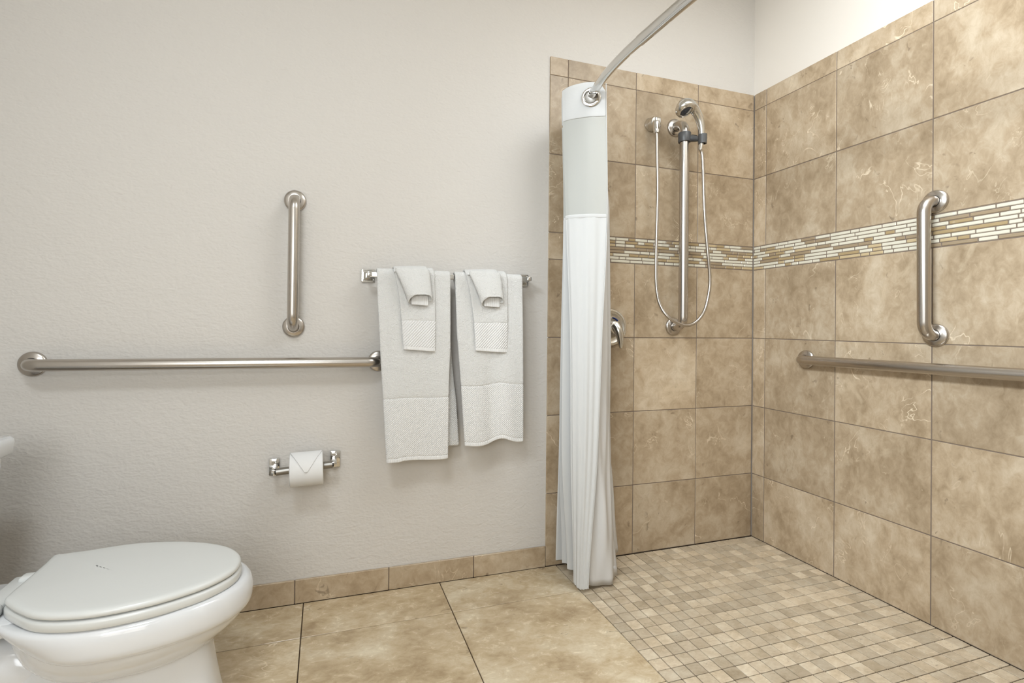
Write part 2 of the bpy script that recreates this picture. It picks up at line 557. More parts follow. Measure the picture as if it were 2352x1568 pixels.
# lamps of the room, the shower one an added fill (outside the picture)
for lx, ly, lw, lb in ((-2.35, -1.90, 0.4, 'small square ceiling lamp near the toilet'), (-0.60, -1.30, 0.9, 'large square fill lamp added to the ceiling near the shower')):
    t = thing('ceiling_lamp', (lx, ly, ZC), lb, 'lamp')
    obj('frame', *box((lx, ly, ZC - 0.012), (lw + .08, lw + .08, 0.024), 0.004), 'ceiling', t)
    obj('diffuser', *box((lx, ly, ZC - 0.027), (lw, lw, 0.006), 0.002), 'glow', t)
t = thing('vanity_lamp', (XL, -1.80, 2.10), 'long white vanity lamp high on the left wall', 'lamp')
obj('back_plate', *box((XL + 0.015, -1.80, 2.12), (0.03, 0.9, 0.12), 0.004), 'chrome', t)
obj('shade', *box((XL + 0.075, -1.80, 2.12), (0.09, 0.8, 0.10), 0.02), 'glow', t)

# ------------------------------------------------------------------ grab bars
def flange_prof(r):
    return [(0.0, 0.0), (r, 0.0), (r, 0.003), (r * 0.985, 0.0058), (r * 0.93, 0.0085), (r * 0.82, 0.0108), (r * 0.62, 0.0128), (r * 0.56, 0.0134), (r * 0.5, 0.0134), (0, 0.0134)]

def bend_path(p0, p1, nrm, out, rb):
    """straight out of the wall, a round bend, along, a round bend, back"""
    p0, p1, nrm = Vector(p0), Vector(p1), Vector(nrm)
    d = (p1 - p0).normalized(); P = [p0]
    def arc(c, a, b):
        return [c + a * math.cos(t) + b * math.sin(t) for t in lin_space(0, math.pi / 2, 12)]
    c0 = p0 + nrm * (out - rb) + d * rb
    P += arc(c0, -d * rb, nrm * rb)
    c1 = p1 + nrm * (out - rb) - d * rb
    P += arc(c1, nrm * rb, d * rb)
    P.append(p1)
    return P

def grab_bar(p0, p1, nrm, label, cat='grab bar', name='grab_bar', rad=0.019, fr=0.0395, out=0.06, rb=0.045, extra=None):
    base = Vector(p0) if p0[2] <= p1[2] else Vector(p1)
    t = thing(name, base, label, cat, 'steel grab bars')
    obj('bar', *tube(bend_path(p0, p1, nrm, out, rb), rad, 28), 'nickel', t)
    for p in (p0, p1):
        fo = obj('flange', *lathe(flange_prof(fr), 48, aim(p, nrm)), 'nickel', t)
        obj('collar_gap', *lathe([(rad + .0012, .0125), (rad + .0012, .0138), (rad, .0138)], 32, aim(p, nrm)), 'black', fo)
    return t

NB, NR = (0, -1, 0), (-1, 0, 0)
grab_bar((-2.111, PL, 1.4605), (-2.111, PL, 1.0034), NB, 'short vertical steel grab bar on the plaster wall', fr=0.0385)
grab_bar((-2.8795, PL, 0.8775), (-1.807, PL, 0.8755), NB, 'long horizontal steel grab bar above the toilet')
grab_bar((0, -0.7635, 1.4590), (0, -0.766, 0.9985), NR, 'short vertical steel grab bar crossing the mosaic band')
grab_bar((0, -0.287, 0.8835), (0, -1.357, 0.890), NR, 'long horizontal steel grab bar on the shower wall')

# ------------------------------------------------------------------ shower set
SX = -0.4685
t = grab_bar((SX, 0, 1.941), (SX, 0, 1.021), NB, 'tall vertical steel slide bar carrying the hand shower', 'slide bar', 'slide_bar', rad=0.0205, fr=0.041, out=0.068, rb=0.042)
# holder clip: collar, arm, fork
cl = obj('holder_clip', *lathe([(0.0215, -0.021), (0.0265, -0.021), (0.0275, -0.018), (0.0275, 0.018), (0.0265, 0.021), (0.0215, 0.021), (0.0215, -0.021)], 36, Matrix.Translation((SX, -0.068, 1.872))), 'grey_plastic', t)
obj('arm', *tube([(SX + 0.018, -0.078, 1.868), (SX + 0.03, -0.098, 1.860), (-0.433, -0.118, 1.853), (-0.428, -0.125, 1.852)], [0.016, 0.013, 0.011, 0.012], 16), 'grey_plastic', cl)
obj('wing', *tube([(SX + 0.026, -0.062, 1.872), (SX + 0.05, -0.062, 1.882), (SX + 0.066, -0.07, 1.884)], [0.013, 0.013, 0.007], 14), 'black', cl)
obj('fork', *lathe([(0.0135, -0.02), (0.0175, -0.02), (0.0185, 0.0), (0.0185, 0.02), (0.0145, 0.02), (0.0135, -0.02)], 28, Matrix.Translation((-0.426, -0.132, 1.848))), 'grey_plastic', cl)

hs = thing('hand_shower', (-0.43, -0.13, 1.82), 'chrome hand shower hanging in a charcoal holder', 'hand shower')
HP = catmull([(-0.433, -0.13, 1.815), (-0.428, -0.13, 1.855), (-0.434, -0.132, 1.905), (-0.452, -0.134, 1.945), (-0.480, -0.138, 1.972), (-0.515, -0.147, 1.977), (-0.545, -0.156, 1.963)], 6)
hr = [lerp_keys([(0, 0.0085), (0.16, 0.0125), (0.35, 0.0165), (0.55, 0.0185), (0.7, 0.0225), (0.84, 0.029), (0.93, 0.033), (1.0, 0.033)], i / (len(HP) - 1)) for i in range(len(HP))]
hd = (HP[-1] - HP[-4]).normalized()
obj('handle', *tube(HP, hr, 28), 'satin', hs)
FD = Vector((0.06, -0.42, -0.90)).normalized()
FC = Vector((-0.540, -0.156, 1.956))
obj('head_shell', *lathe([(0.0, -0.034), (0.018, -0.032), (0.031, -0.024), (0.0395, -0.010), (0.041, 0.002), (0.038, 0.011), (0.030, 0.016), (0.025, 0.0165), (0.024, 0.010), (0, 0.010)], 40, aim(FC, FD)), 'satin', hs)
fp = obj('spray_face', *lathe([(0.0, 0.0125), (0.0245, 0.0125), (0.0245, 0.0150), (0.020, 0.0170), (0.013, 0.0175), (0.0125, 0.0155), (0.0105, 0.0155), (0.0095, 0.0180), (0, 0.0185)], 36, aim(FC, FD)), 'nozzle', hs)
obj('spray_ring', *lathe([(0.0245, 0.0155), (0.030, 0.0150), (0.031, 0.0165), (0.027, 0.0185), (0.0245, 0.0155)], 36, aim(FC, FD)), 'chrome', hs)
obj('end_nut', *tube([(-0.437, -0.13, 1.800), (-0.433, -0.13, 1.822)], [0.0085, 0.0095], 18), 'chrome', hs)

ho = thing('shower_hose', (-0.50, -0.105, 1.02), 'ribbed steel shower hose looping below the hand shower', 'hose')
hosep = catmull([(-0.606, -0.052, 1.885), (-0.605, -0.055, 1.80), (-0.600, -0.055, 1.606), (-0.609, -0.060, 1.318), (-0.609, -0.065, 1.19), (-0.596, -0.075, 1.113), (-0.567, -0.098, 1.058), (-0.502, -0.112, 1.027), (-0.445, -0.114, 1.038), (-0.398, -0.116, 1.086), (-0.377, -0.12, 1.159), (-0.374, -0.125, 1.236), (-0.393, -0.13, 1.363), (-0.411, -0.13, 1.533), (-0.423, -0.13, 1.76), (-0.437, -0.13, 1.806)], 24)
# resample evenly, alternate the radius for the ribs
def resample(P, step):
    out = [P[0]]; acc = 0.0
    for a, b in zip(P, P[1:]):
        L = (b - a).length; s = step - acc
        while s <= L:
            out.append(a.lerp(b, s / L)); s += step
        acc = (acc + L) % step
    return out
hp = resample(hosep, 0.0022)
obj('hose', *tube(hp, [0.0066 if i % 2 else 0.0075 for i in range(len(hp))], 12), 'nickel', ho, True, 80)

we = thing('wall_elbow', (-0.605, 0, 1.90), 'chrome wall outlet elbow feeding the shower hose', 'wall outlet')
obj('body', *lathe([(0, 0), (0.031, 0), (0.032, 0.004), (0.029, 0.012), (0.027, 0.016), (0.026, 0.034), (0.022, 0.041), (0, 0.043)], 36, aim((-0.6, 0, 1.937), NB)), 'satin', we)
obj('cap', *box((-0.592, -0.034, 1.936), (0.034, 0.026, 0.048), 0.008, 3), 'chrome', we)
obj('outlet', *tube([(-0.604, -0.044, 1.932), (-0.605, -0.048, 1.915), (-0.606, -0.051, 1.895), (-0.606, -0.052, 1.880)], [0.0165, 0.0165, 0.0145, 0.0125], 20), 'chrome', we)

va = thing('shower_valve', (-0.8055, 0, 1.013), 'round chrome shower valve with lever handle, half behind the curtain', 'shower valve')
VM = aim((-0.8055, 0, 1.0135), NB)
obj('escutcheon', *lathe([(0, 0), (0.082, 0), (0.083, 0.004), (0.080, 0.010), (0.074, 0.0125), (0.068, 0.011), (0.062, 0.006), (0.050, 0.006), (0.046, 0.010), (0, 0.012)], 56, VM), 'satin', va)
obj('dial', *lathe([(0.030, 0.010), (0.045, 0.010), (0.045, 0.015), (0.040, 0.018), (0.030, 0.018)], 40, VM), 'dark_nickel', va)
hub = obj('hub', *lathe([(0.0, 0.01), (0.030, 0.01), (0.030, 0.040), (0.026, 0.052), (0.014, 0.058), (0, 0.059)], 36, VM), 'satin', va)
obj('lever', *tube(catmull([(-0.8055, -0.048, 1.020), (-0.800, -0.062, 1.002), (-0.795, -0.068, 0.975), (-0.792, -0.070, 0.945), (-0.791, -0.072, 0.925)], 6), [lerp_keys([(0, 0.024), (0.3, 0.020), (0.6, 0.014), (0.85, 0.010), (1, 0.006)], i / 24) for i in range(25)], 24), 'satin', va)
obj('cold_mark', *tube([(-0.8055 + 0.043 * math.cos(a), -0.0190, 1.0135 + 0.043 * math.sin(a)) for a in lin_space(0.75, 1.45, 10)], 0.0028, 8), 'blue', va)

# ------------------------------------------------------------------ curtain rod and curtain
rod = thing('curtain_rod', (-0.985, 0, 1.885), 'bowed chrome shower curtain rod', 'curtain rod')
RP = catmull([(-0.985, 0, 1.885), (-1.028, -0.15, 1.885), (-1.066, -0.30, 1.885), (-1.091, -0.43, 1.885), (-1.102, -0.565, 1.885), (-1.100, -0.70, 1.885), (-1.096, -0.83, 1.885), (-1.085, -1.0, 1.885), (-1.06, -1.2, 1.885), (-1.02, -1.4, 1.885), (-0.985, -1.55, 1.885)], 8)
obj('rod', *tube(RP, 0.0150, 24), 'chrome', rod)
obj('sleeve', *tube(RP[36:], 0.0168, 24), 'chrome', rod)
obj('flange', *lathe([(0, 0), (0.036, 0), (0.036, 0.006), (0.024, 0.014), (0.019, 0.03), (0, 0.03)], 36, aim((-0.985, 0, 1.885), NB)), 'chrome', rod)
obj('flange', *lathe([(0, 0), (0.036, 0), (0.036, 0.006), (0.024, 0.014), (0.019, 0.03), (0, 0.03)], 36, aim((-0.985, -1.55, 1.885), (0, 1, 0))), 'chrome', rod)

cu = thing('shower_curtain', (-1.05, -0.15, 0.02), 'white shower curtain with a grey voile window, gathered beside the tiles', 'shower curtain')
# control folds: at each height key the plan position of every fold
ZK = [1.93, 1.43, 0.998, 0.49, 0.03]
FOLD = [  # leading edge, middle, left fold, then hidden and visible folds in turn
    [(-1.017, -0.300), (-0.998, -0.285), (-1.006, -0.270), (-1.014, -0.255), (-1.040, -0.245)],
    [(-1.082, -0.262), (-1.066, -0.262), (-1.060, -0.256), (-1.058, -0.246), (-1.062, -0.230)],
    [(-1.136, -0.208), (-1.121, -0.217), (-1.104, -0.222), (-1.091, -0.212), (-1.073, -0.202)],
    [(-1.128, -0.190), (-1.113, -0.198), (-1.095, -0.205), (-1.080, -0.196), (-1.055, -0.184)],
    [(-1.000, -0.205), (-0.990, -0.205), (-0.985, -0.198), (-0.980, -0.185), (-0.975, -0.160)],
    [(-1.132, -0.165), (-1.116, -0.165), (-1.113, -0.155), (-1.104, -0.140), (-1.064, -0.115)],
    [(-0.990, -0.155), (-0.985, -0.155), (-0.980, -0.148), (-0.975, -0.135), (-0.960, -0.112)],
    [(-1.108, -0.130), (-1.100, -0.130), (-1.098, -0.115), (-1.093, -0.100), (-1.067, -0.080)],
    [(-0.985, -0.115), (-0.980, -0.110), (-0.975, -0.102), (-0.970, -0.090), (-0.955, -0.070)],
    [(-1.076, -0.100), (-1.076, -0.098), (-1.080, -0.085), (-1.083, -0.073), (-1.080, -0.050)],
    [(-0.980, -0.080), (-0.980, -0.075), (-0.975, -0.066), (-0.970, -0.055), (-0.955, -0.040)],
]
HEMZ = [0.020, 0.012, 0.020, 0.026, 0.03, 0.038, 0.042, 0.045, 0.045, 0.045, 0.045]
def fold_xy(k, z):
    K = [(zz, Vector(FOLD[k][i])) for i, zz in enumerate(ZK)][::-1]
    if z >= K[-1][0]: return K[-1][1].copy()
    P = [Vector((*v, 0)) for _, v in K]
    for i in range(len(K) - 1):
        if z <= K[i + 1][0]:
            t = max(0.0, (z - K[i][0]) / (K[i + 1][0] - K[i][0]))
            a = P[i - 1] if i else P[0]
            b, c = P[i], P[i + 1]
            d = P[i + 2] if i + 2 < len(P) else P[-1]
            v = 0.5 * ((2 * b) + (c - a) * t + (2 * a - 5 * b + 4 * c - d) * t * t + (3 * b - a - 3 * c + d) * t ** 3)
            return Vector((v.x, v.y))
def curtain_strip(z_hi, z_lo, nz, ripple, push=0.0):
    rows = []
    for j in range(nz):
        s = j / (nz - 1)
        zr = z_hi + (z_lo - z_hi) * s
        C = catmull([Vector((*fold_xy(k, max(zr, 0.03)), 0)) for k in range(len(FOLD))], 10)
        H = catmull([Vector((h, 0, 0)) for h in HEMZ], 10)
        row = []
        for i, p in enumerate(C):
            z = zr
            if zr < 0.5:
                z = zr + (H[i].x - 0.02) * (0.5 - zr) / 0.48 + 0.0
            if zr > 1.8:
                z = zr + 0.010 * math.sin(math.pi * min(1, i / 22)) - 0.012 * max(0, min(1, (i - 22) / 14)) - 0.030 * max(0, 1 - i / 5) ** 2 * max(0, (zr - 1.86) / 0.064)
            # soft vertical pleats
            w = ripple * math.sin(i * 1.35 + 0.5 * math.sin(zr * 3)) * (0.35 + 0.65 * max(0, min(1, (1.45 - zr) / 0.6)))
            w += ripple * 0.6 * math.sin(i * 0.6 + zr * 2.2)
            a = C[max(i - 1, 0)]; b = C[min(i + 1, len(C) - 1)]
            t = (b - a).normalized()
            row.append(Vector((p.x - t.y * (w + push), p.y + t.x * (w + push), z)))
        rows.append(row)
    n = len(rows[0])
    return [p for r in rows for p in r], [[j * n + i, j * n + i + 1, (j + 1) * n + i + 1, (j + 1) * n + i] for j in range(nz - 1) for i in range(n - 1)]
hd_ = obj('header_band', *curtain_strip(1.924, 1.800, 8, 0.0006), 'curtain', cu, True, 70); thick(hd_, 0.0022)
vo = obj('voile_window', *curtain_strip(1.804, 1.432, 16, 0.0008), 'voile', cu, True, 70)
lo = obj('cloth_panel', *curtain_strip(1.436, 0.020, 60, 0.0022), 'curtain', cu, True, 70); thick(lo, 0.0012)
se = obj('seam', *curtain_strip(1.440, 1.425, 3, 0.0010), 'curtain', cu, True, 70); thick(se, 0.0032)
sh = obj('side_hem', *tube([Vector((*fold_xy(0, z), z)) + Vector((0.001, -0.0008, 0)) for z in lin_space(1.922, 0.022, 60)], 0.0018, 6), 'curtain', cu)

# grommet rings
def grommet(c, d):
    return lathe([(0.0225, -0.0035), (0.0245, -0.005), (0.031, -0.005), (0.036, -0.002), (0.0365, 0.001), (0.034, 0.0045), (0.028, 0.006), (0.0245, 0.0045), (0.0225, 0.0), (0.0225, -0.0035)], 44, aim(c, d))
gr = obj('grommet', *grommet((-1.0648, -0.2767, 1.874), (-0.56, -0.83, 0)), 'chrome', cu)
obj('reflection_disc', *lathe([(0.0, -0.001), (0.015, -0.001), (0.023, 0.0005), (0.0235, 0.003)], 36, aim((-1.0648, -0.2767, 1.874), (-0.56, -0.83, 0))), 'dark_nickel', gr)  # dark disc stands in for the dark reflection inside the ring
for yy, xx in ((-0.190, -1.041), (-0.150, -1.030), (-0.108, -1.018)):
    obj('grommet', *grommet((xx, yy, 1.878), (-0.15, -1, 0)), 'chrome', cu)

# liner: two hanging panels behind the leading panel
def liner_panel(keysL, keysR, z_hi, bulge, seed):
    rr = random.Random(seed); ph = [rr.uniform(0, 6) for _ in range(4)]
    def fn(u, v):
        zl = z_hi + ((keysL[-1][2]) - z_hi) * v; zr_ = z_hi + ((keysR[-1][2]) - z_hi) * v
        z = zl + (zr_ - zl) * u
        def at(K, zz):
            KK = sorted([(k[2], Vector((k[0], k[1]))) for k in K])
            return lerp_keys(KK, zz)
        p = at(keysL, z).lerp(at(keysR, z), u)
        low = max(0, min(1, (1.1 - z) / 1.0))
        d = math.sin(math.pi * u) * bulge * (0.3 + low)
        d += 0.010 * low * math.sin(9 * u + 7 * z + ph[0]) * math.sin(math.pi * min(1, u * 1.2)) + 0.006 * low * math.sin(17 * u - 12 * z + ph[1]) * u
        return (p.x + d * 0.15, p.y - d, z - 0.012 * math.sin(math.pi * u) * low)
    return grid(fn, lin_space(0, 1, 26), lin_space(0, 1, 70))
l1 = obj('liner', *liner_panel([(-1.05, -0.222, 1.78), (-1.04, -0.226, 1.0), (-1.03, -0.226, 0.49), (-1.03, -0.216, 0.022)],
                              [(-0.955, -0.205, 1.80), (-0.946, -0.205, 1.50), (-0.936, -0.200, 0.999), (-0.917, -0.190, 0.479), (-0.870, -0.175, 0.022)], 1.80, 0.022, 3), 'liner', cu, True, 80)
thick(l1, 0.001, 0)
l2 = obj('liner', *liner_panel([(-1.0, -0.165, 1.80), (-0.99, -0.16, 1.0), (-0.98, -0.15, 0.49), (-0.96, -0.14, 0.075)],
                              [(-0.93, -0.14, 1.80), (-0.897, -0.14, 1.50), (-0.885, -0.14, 0.998), (-0.875, -0.13, 0.46), (-0.824, -0.12, 0.080)], 1.80, 0.006, 9), 'liner', cu, True, 80)
thick(l2, 0.001, 0)
obj('snap_button', *lathe([(0, 0), (0.006, 0), (0.006, 0.0015), (0.004, 0.002), (0.004, 0.001), (0, 0.001)], 20, aim((-0.897, -0.199, 0.062), (-0.3, -1, 0.0))), 'liner', l1)

# ------------------------------------------------------------------ towel bar
tb = thing('towel_bar', (-1.53, PL, 1.20), 'square chrome towel bar holding two sets of towels', 'towel bar')
def sq_post(x, z, parent, w=0.05, ps=0.0155, out=0.074):
    def ring(hw, hh, y, r):
        P = []
        for qx, qz, a0 in ((1, 1, 0), (-1, 1, 90), (-1, -1, 180), (1, -1, 270)):
            for k in range(4):
                a = math.radians(a0 + 30 * k)
                P.append((x + qx * (hw - r) + r * math.cos(a), y, z + qz * (hh - r) + r * math.sin(a)))
        return P
    h = w / 2
    pl = obj('plate', *loft([ring(h, h, PL, .004), ring(h, h, PL - .006, .004), ring(h * .95, h * .95, PL - .008, .004), ring(h * .8, h * .8, PL - .0085, .004),
                             ring(h * .72, h * .72, PL - .007, .003), ring(h * .58, h * .58, PL - .012, .003), ring(ps * .5 + .002, ps * .5 + .002, PL - .016, .002)]), 'satin', parent, True, 25)
    obj('post', *box((x, (PL - .01 - out) / 2, z), (ps, out - .01 + PL, ps), 0.0012), 'chrome', parent)
    return pl
ZL, ZRt = 1.197, 1.203
sq_post(-1.849, 1.199, tb); sq_post(-1.2185, 1.205, tb)
bar = join(xf(box((0, 0, 0), (0.628, 0.018, 0.018), 0.0012), Matrix.Translation((-1.5337, -0.062, 1.200)) @ Matrix.Rotation(math.atan2(0.006, -0.628) - math.pi, 4, 'Y')))
obj('bar', *bar, 'satin', tb)

YB, ZB = -0.062, 1.200
def drape_rows(rm, z_back, z_front, part):
    """(side, y, z) down the back, over the bar, down the front"""
    rows = []
    if part in ('all',):
        n = max(4, int((ZB - z_back) / 0.03))
        rows += [('b', YB + rm, z) for z in lin_space(z_back, ZB, n)[:-1]]
        rows += [('t', YB + rm * math.cos(a), ZB + rm * math.sin(a)) for a in lin_space(0, math.pi, 11)]
        n = max(4, int((ZB - z_front) / 0.018))
        rows += [('f', YB - rm, z) for z in lin_space(ZB, z_front, n)[1:]]
    return rows

def towel(name, label, group, rm, th, fxl, fxr, bxl, bxr, z_back, z_band, z_end, yoff, zoff, band_mat, mat='terry', base=None):
    t = thing(name, base, label, 'towel', group)
    us = lin_space(0, 1, 25)
    def place(u, side, y, z):
        xl = lerp_keys(bxl, z) if side == 'b' else lerp_keys(fxl, z)
        xr = lerp_keys(bxr, z) if side == 'b' else lerp_keys(fxr, z)
        yy = y - (yoff(u, z) if side == 'f' else 0)
        zz = z + (zoff(u) * max(0, min(1, (1.0 - z) / (1.0 - z_end))) if side == 'f' else 0)
        return Vector((xl + (xr - xl) * u, yy, zz))
    def build(nm, rows, mt, tt):
        V = [place(u, *r) for r in rows for u in us]; n = len(us)
        Fc = [[j * n + i, j * n + i + 1, (j + 1) * n + i + 1, (j + 1) * n + i] for j in range(len(rows) - 1) for i in range(n - 1)]
        return thick(obj(nm, V, Fc, mt, t, True, 80), tt, 2)
    build('cloth', drape_rows(rm, z_back, z_band, 'all'), mat, th)
    hz = z_end + 0.012
    bd = build('woven_band', [('f', YB - rm, z) for z in lin_space(z_band + 0.006, hz, 16)], band_mat, th * 0.86)
    build('hem', [('f', YB - rm, z) for z in lin_space(hz + 0.004, z_end, 4)], 'hem', th * 0.80)
    if z_back < 1.0 and name == 'bath_towel':
        build('back_band', [('b', YB + rm - 0.0015, z) for z in lin_space(z_back + 0.22, z_back - 0.001, 16)], band_mat, th * 1.05)
    return t

def sm(a, b, x):
    t = max(0, min(1, (x - a) / (b - a))); return t * t * (3 - 2 * t)

# bath towels
towel('bath_towel', 'white bath towel on the left half of the towel bar', 'bath towels on the towel bar', 0.0175, 0.011,
      [(0.515, -1.783), (0.675, -1.794), (0.849, -1.806), (1.086, -1.821), (1.215, -1.826)],
      [(0.515, -1.553), (0.8, -1.552), (0.93, -1.547), (1.215, -1.5485)],
      [(0.54, -1.775), (1.2, -1.822)],
      [(0.54, -1.497), (0.72, -1.511), (0.84, -1.526), (1.06, -1.545), (1.215, -1.549)],
      0.548, 0.742, 0.513,
      lambda u, z: 0.010 * sm(1.15, 0.6, z) * math.sin(math.pi * u) ** 0.7 + 0.006 * sm(1.0, 0.6, z) * math.sin(7 * u + 0.6) + 0.006 * sm(1.19, 1.0, z),
      lambda u: 0.003 * math.sin(6 * u) - 0.004 * (u < 0.25), 'twill', base=(-1.69, -0.09, 0.513))
towel('bath_towel', 'white bath towel on the right half of the towel bar', 'bath towels on the towel bar', 0.0175, 0.011,
      [(0.554, -1.488), (0.595, -1.492), (0.761, -1.504), (0.993, -1.524), (1.216, -1.532)],
      [(0.554, -1.246), (0.8, -1.248), (1.225, -1.2535)],
      [(0.56, -1.45), (1.2, -1.528)],
      [(0.56, -1.29), (1.2, -1.256)],
      0.568, 0.781, 0.556,
      lambda u, z: 0.006 * sm(1.19, 1.0, z) + sm(1.12, 0.62, z) * (0.016 * math.exp(-((u - 0.22) / 0.2) ** 2) - 0.006 * math.exp(-((u - 0.46) / 0.09) ** 2) + 0.016 * math.exp(-((u - 0.72) / 0.2) ** 2)),
      lambda u: -0.004 * math.exp(-((u - 0.2) / 0.2) ** 2) + 0.02 * math.exp(-((u - 0.62) / 0.16) ** 2), 'twill', base=(-1.37, -0.09, 0.556))
# hand towels
towel('hand_towel', 'narrow white hand towel over the left bath towel', 'hand towels on the towel bar', 0.0285, 0.009,
      [(0.916, -1.727), (1.02, -1.735), (1.12, -1.745), (1.22, -1.764)], [(0.916, -1.610), (1.02, -1.609), (1.2, -1.612), (1.24, -1.618)],
      [(0.95, -1.735), (1.2, -1.762)], [(0.95, -1.62), (1.2, -1.612)],
      0.95, 1.026, 0.918,
      lambda u, z: 0.008 * sm(1.19, 1.0, z) + 0.006 * sm(1.15, 0.95, z) * math.sin(math.pi * u) + 0.003 * math.sin(9 * u) * sm(1.1, 0.95, z),
      lambda u: 0.006 * (1 - u) - 0.003 * u, 'diag', base=(-1.67, -0.12, 0.918))
towel('hand_towel', 'narrow white hand towel over the right bath towel', 'hand towels on the towel bar', 0.0285, 0.009,
      [(0.911, -1.452), (1.02, -1.459), (1.12, -1.470), (1.22, -1.492)], [(0.911, -1.323), (1.02, -1.321), (1.2, -1.322), (1.24, -1.328)],
      [(0.95, -1.46), (1.2, -1.49)], [(0.95, -1.33), (1.2, -1.324)],
      0.95, 1.021, 0.912,
      lambda u, z: 0.008 * sm(1.19, 1.0, z) + 0.006 * sm(1.15, 0.95, z) * math.sin(math.pi * u) + 0.003 * math.sin(9 * u + 1) * sm(1.1, 0.95, z),
      lambda u: 0.006 * (1 - u) - 0.003 * u, 'diag', base=(-1.39, -0.12, 0.911))

# washcloths: rolled to a flat cone, hung over the hand towel
def washcloth(dx, label):
    t = thing('washcloth', (-1.675 + dx, -0.13, 1.088), label, 'washcloth', 'washcloths on the towel bar')
    yb = -0.1035
    keys = [  # z, x left, x right, depth of the roll
        (1.100, -1.713, -1.629, 0.036), (1.125, -1.722, -1.630, 0.034), (1.15, -1.732, -1.632, 0.030), (1.18, -1.745, -1.635, 0.024),
        (1.205, -1.757, -1.638, 0.018), (1.222, -1.764, -1.641, 0.013)]
    rings = []
    n = 36
    for z, a, b, d in keys:
        ring = []
        for k in range(n):
            th = 2 * math.pi * k / n
            c, s = math.cos(th), math.sin(th)
            x = (a + b) / 2 + (b - a) / 2 * (abs(c) ** 0.85) * (1 if c > 0 else -1)
            y = yb - d * 0.5 - d * 0.5 * s if s < 0 else yb - d * 0.5 - d * 0.55 * s
            zz = z
            if z < 1.11:   # front lip arches up, sides hang lower
                zz = z + (0.030 * max(0, s) ** 1.2 if s > 0 else -0.004) + 0.010 * (c > 0) * c - 0.004
            ring.append((x + dx, y, zz))
        rings.append(ring)
    V, Fc = loft(rings, False, False)
    o = thick(obj('rolled_cloth', V, Fc, 'terry', t, True, 80), 0.0045, 2, 0.0)
    # the part that goes up and over the bar and hangs behind
    rm = 0.0375
    rows = [(YB - rm * math.cos(a) + 0.0, ZB + rm * math.sin(a) * 0.92) for a in lin_space(0.35, math.pi, 12)] + [(YB + rm, z) for z in lin_space(1.19, 1.05, 8)]
    V, Fc = grid(lambda u, v: ((-1.766 + 0.004 * v + (0.126 - 0.006 * v) * u) + dx, rows[int(round(v * (len(rows) - 1)))][0], rows[int(round(v * (len(rows) - 1)))][1] - 0.006 * (1 - u) ** 2),
                 lin_space(0, 1, 14), lin_space(0, 1, len(rows)))
    thick(obj('folded_top', V, Fc, 'terry', t, True, 80), 0.007, 2, 0.0)
    # corner that peeks out below the roll
    V, Fc = grid(lambda u, v: (-1.703 + 0.063 * u + dx, -0.1155, 1.125 - v * (0.036 + 0.004 * u)), lin_space(0, 1, 8), lin_space(0, 1, 6))
    thick(obj('corner', V, Fc, 'hem', t, True, 80), 0.003, 2, 0.0)
    return t
washcloth(0.0, 'small white washcloth rolled over the left hand towel')
washcloth(0.279, 'small white washcloth rolled over the right hand towel')

# ------------------------------------------------------------------ toilet paper
th_ = thing('paper_holder', (-2.065, PL, 0.50), 'chrome toilet paper holder with a grey roller', 'paper holder')
for x, z in ((-2.1685, 0.501), (-1.9602, 0.5155)):
    pl = obj('plate', *box((x, PL - 0.004, z), (0.036, 0.009, 0.060), 0.003, 2), 'chrome', th_)
    obj('screw', *lathe([(0, 0.0), (0.0045, 0.0), (0.0045, 0.0012), (0.003, 0.0016), (0.0015, 0.0008), (0, 0.0008)], 18, aim((x + 0.004, PL - 0.0085, z + 0.018), NB)), 'satin', pl)
    obj('post', *box((x + (0.004 if x < -2.05 else -0.004), -0.032, z - 0.002), (0.016, 0.076, 0.018), 0.0012), 'chrome', th_)
obj('roller', *tube([(-2.157, -0.062, 0.4995), (-2.063, -0.062, 0.506), (-1.971, -0.062, 0.5125)], 0.0128, 24), 'dark_nickel', th_)
obj('spring_cap', *tube([(-2.162, -0.062, 0.499), (-2.154, -0.062, 0.4997)], 0.0105, 20), 'black', th_)
obj('spring_cap', *tube([(-1.974, -0.062, 0.5123), (-1.966, -0.062, 0.513)], 0.0105, 20), 'black', th_)

tp = thing('toilet_paper', (-2.057, -0.068, 0.447), 'white toilet paper roll with its end folded to a point', 'toilet paper')
TC = Vector((-2.057, -0.0665, 0.5055)); TR = 0.0585; TW = 0.11
tilt = Matrix.Translation(TC) @ Matrix.Rotation(-0.03, 4, 'Y') @ Matrix.Rotation(math.pi / 2, 4, 'Y')
obj('roll', *lathe([(0.020, -TW / 2), (TR - 0.003, -TW / 2), (TR, -TW / 2 + 0.002), (TR, TW / 2 - 0.002), (TR - 0.003, TW / 2), (0.020, TW / 2), (0.020, -TW / 2)], 72, tilt), 'paper', tp)
obj('core', *lathe([(0.0185, -TW / 2 + .001), (0.020, -TW / 2 - .0004), (0.020, TW / 2 + .0004), (0.0185, TW / 2 - .001), (0.0185, -TW / 2 + .001)], 40, tilt), 'sand', tp)
# folded triangular end lying on the roll (angle down the front, half width)
def flap(a_, w_):
    r = TR + 0.0012
    p = Vector((w_, -r * math.sin(a_), r * math.cos(a_)))
    return Matrix.Translation(TC) @ Matrix.Rotation(-0.03, 4, 'Y') @ p
A0, A1 = math.radians(2), math.radians(88)
def halfw(s): return TW / 2 * (1 - s ** 1.25) + 0.0035 * s
V, Fc = grid(lambda u, s: flap(A0 + (A1 - A0) * s, (2 * u - 1) * halfw(s) * 0.985), lin_space(0, 1, 14), lin_space(0, 1, 24))
thick(obj('folded_end', V, Fc, 'paper', tp, True, 80), 0.0018, 0, 1.0)

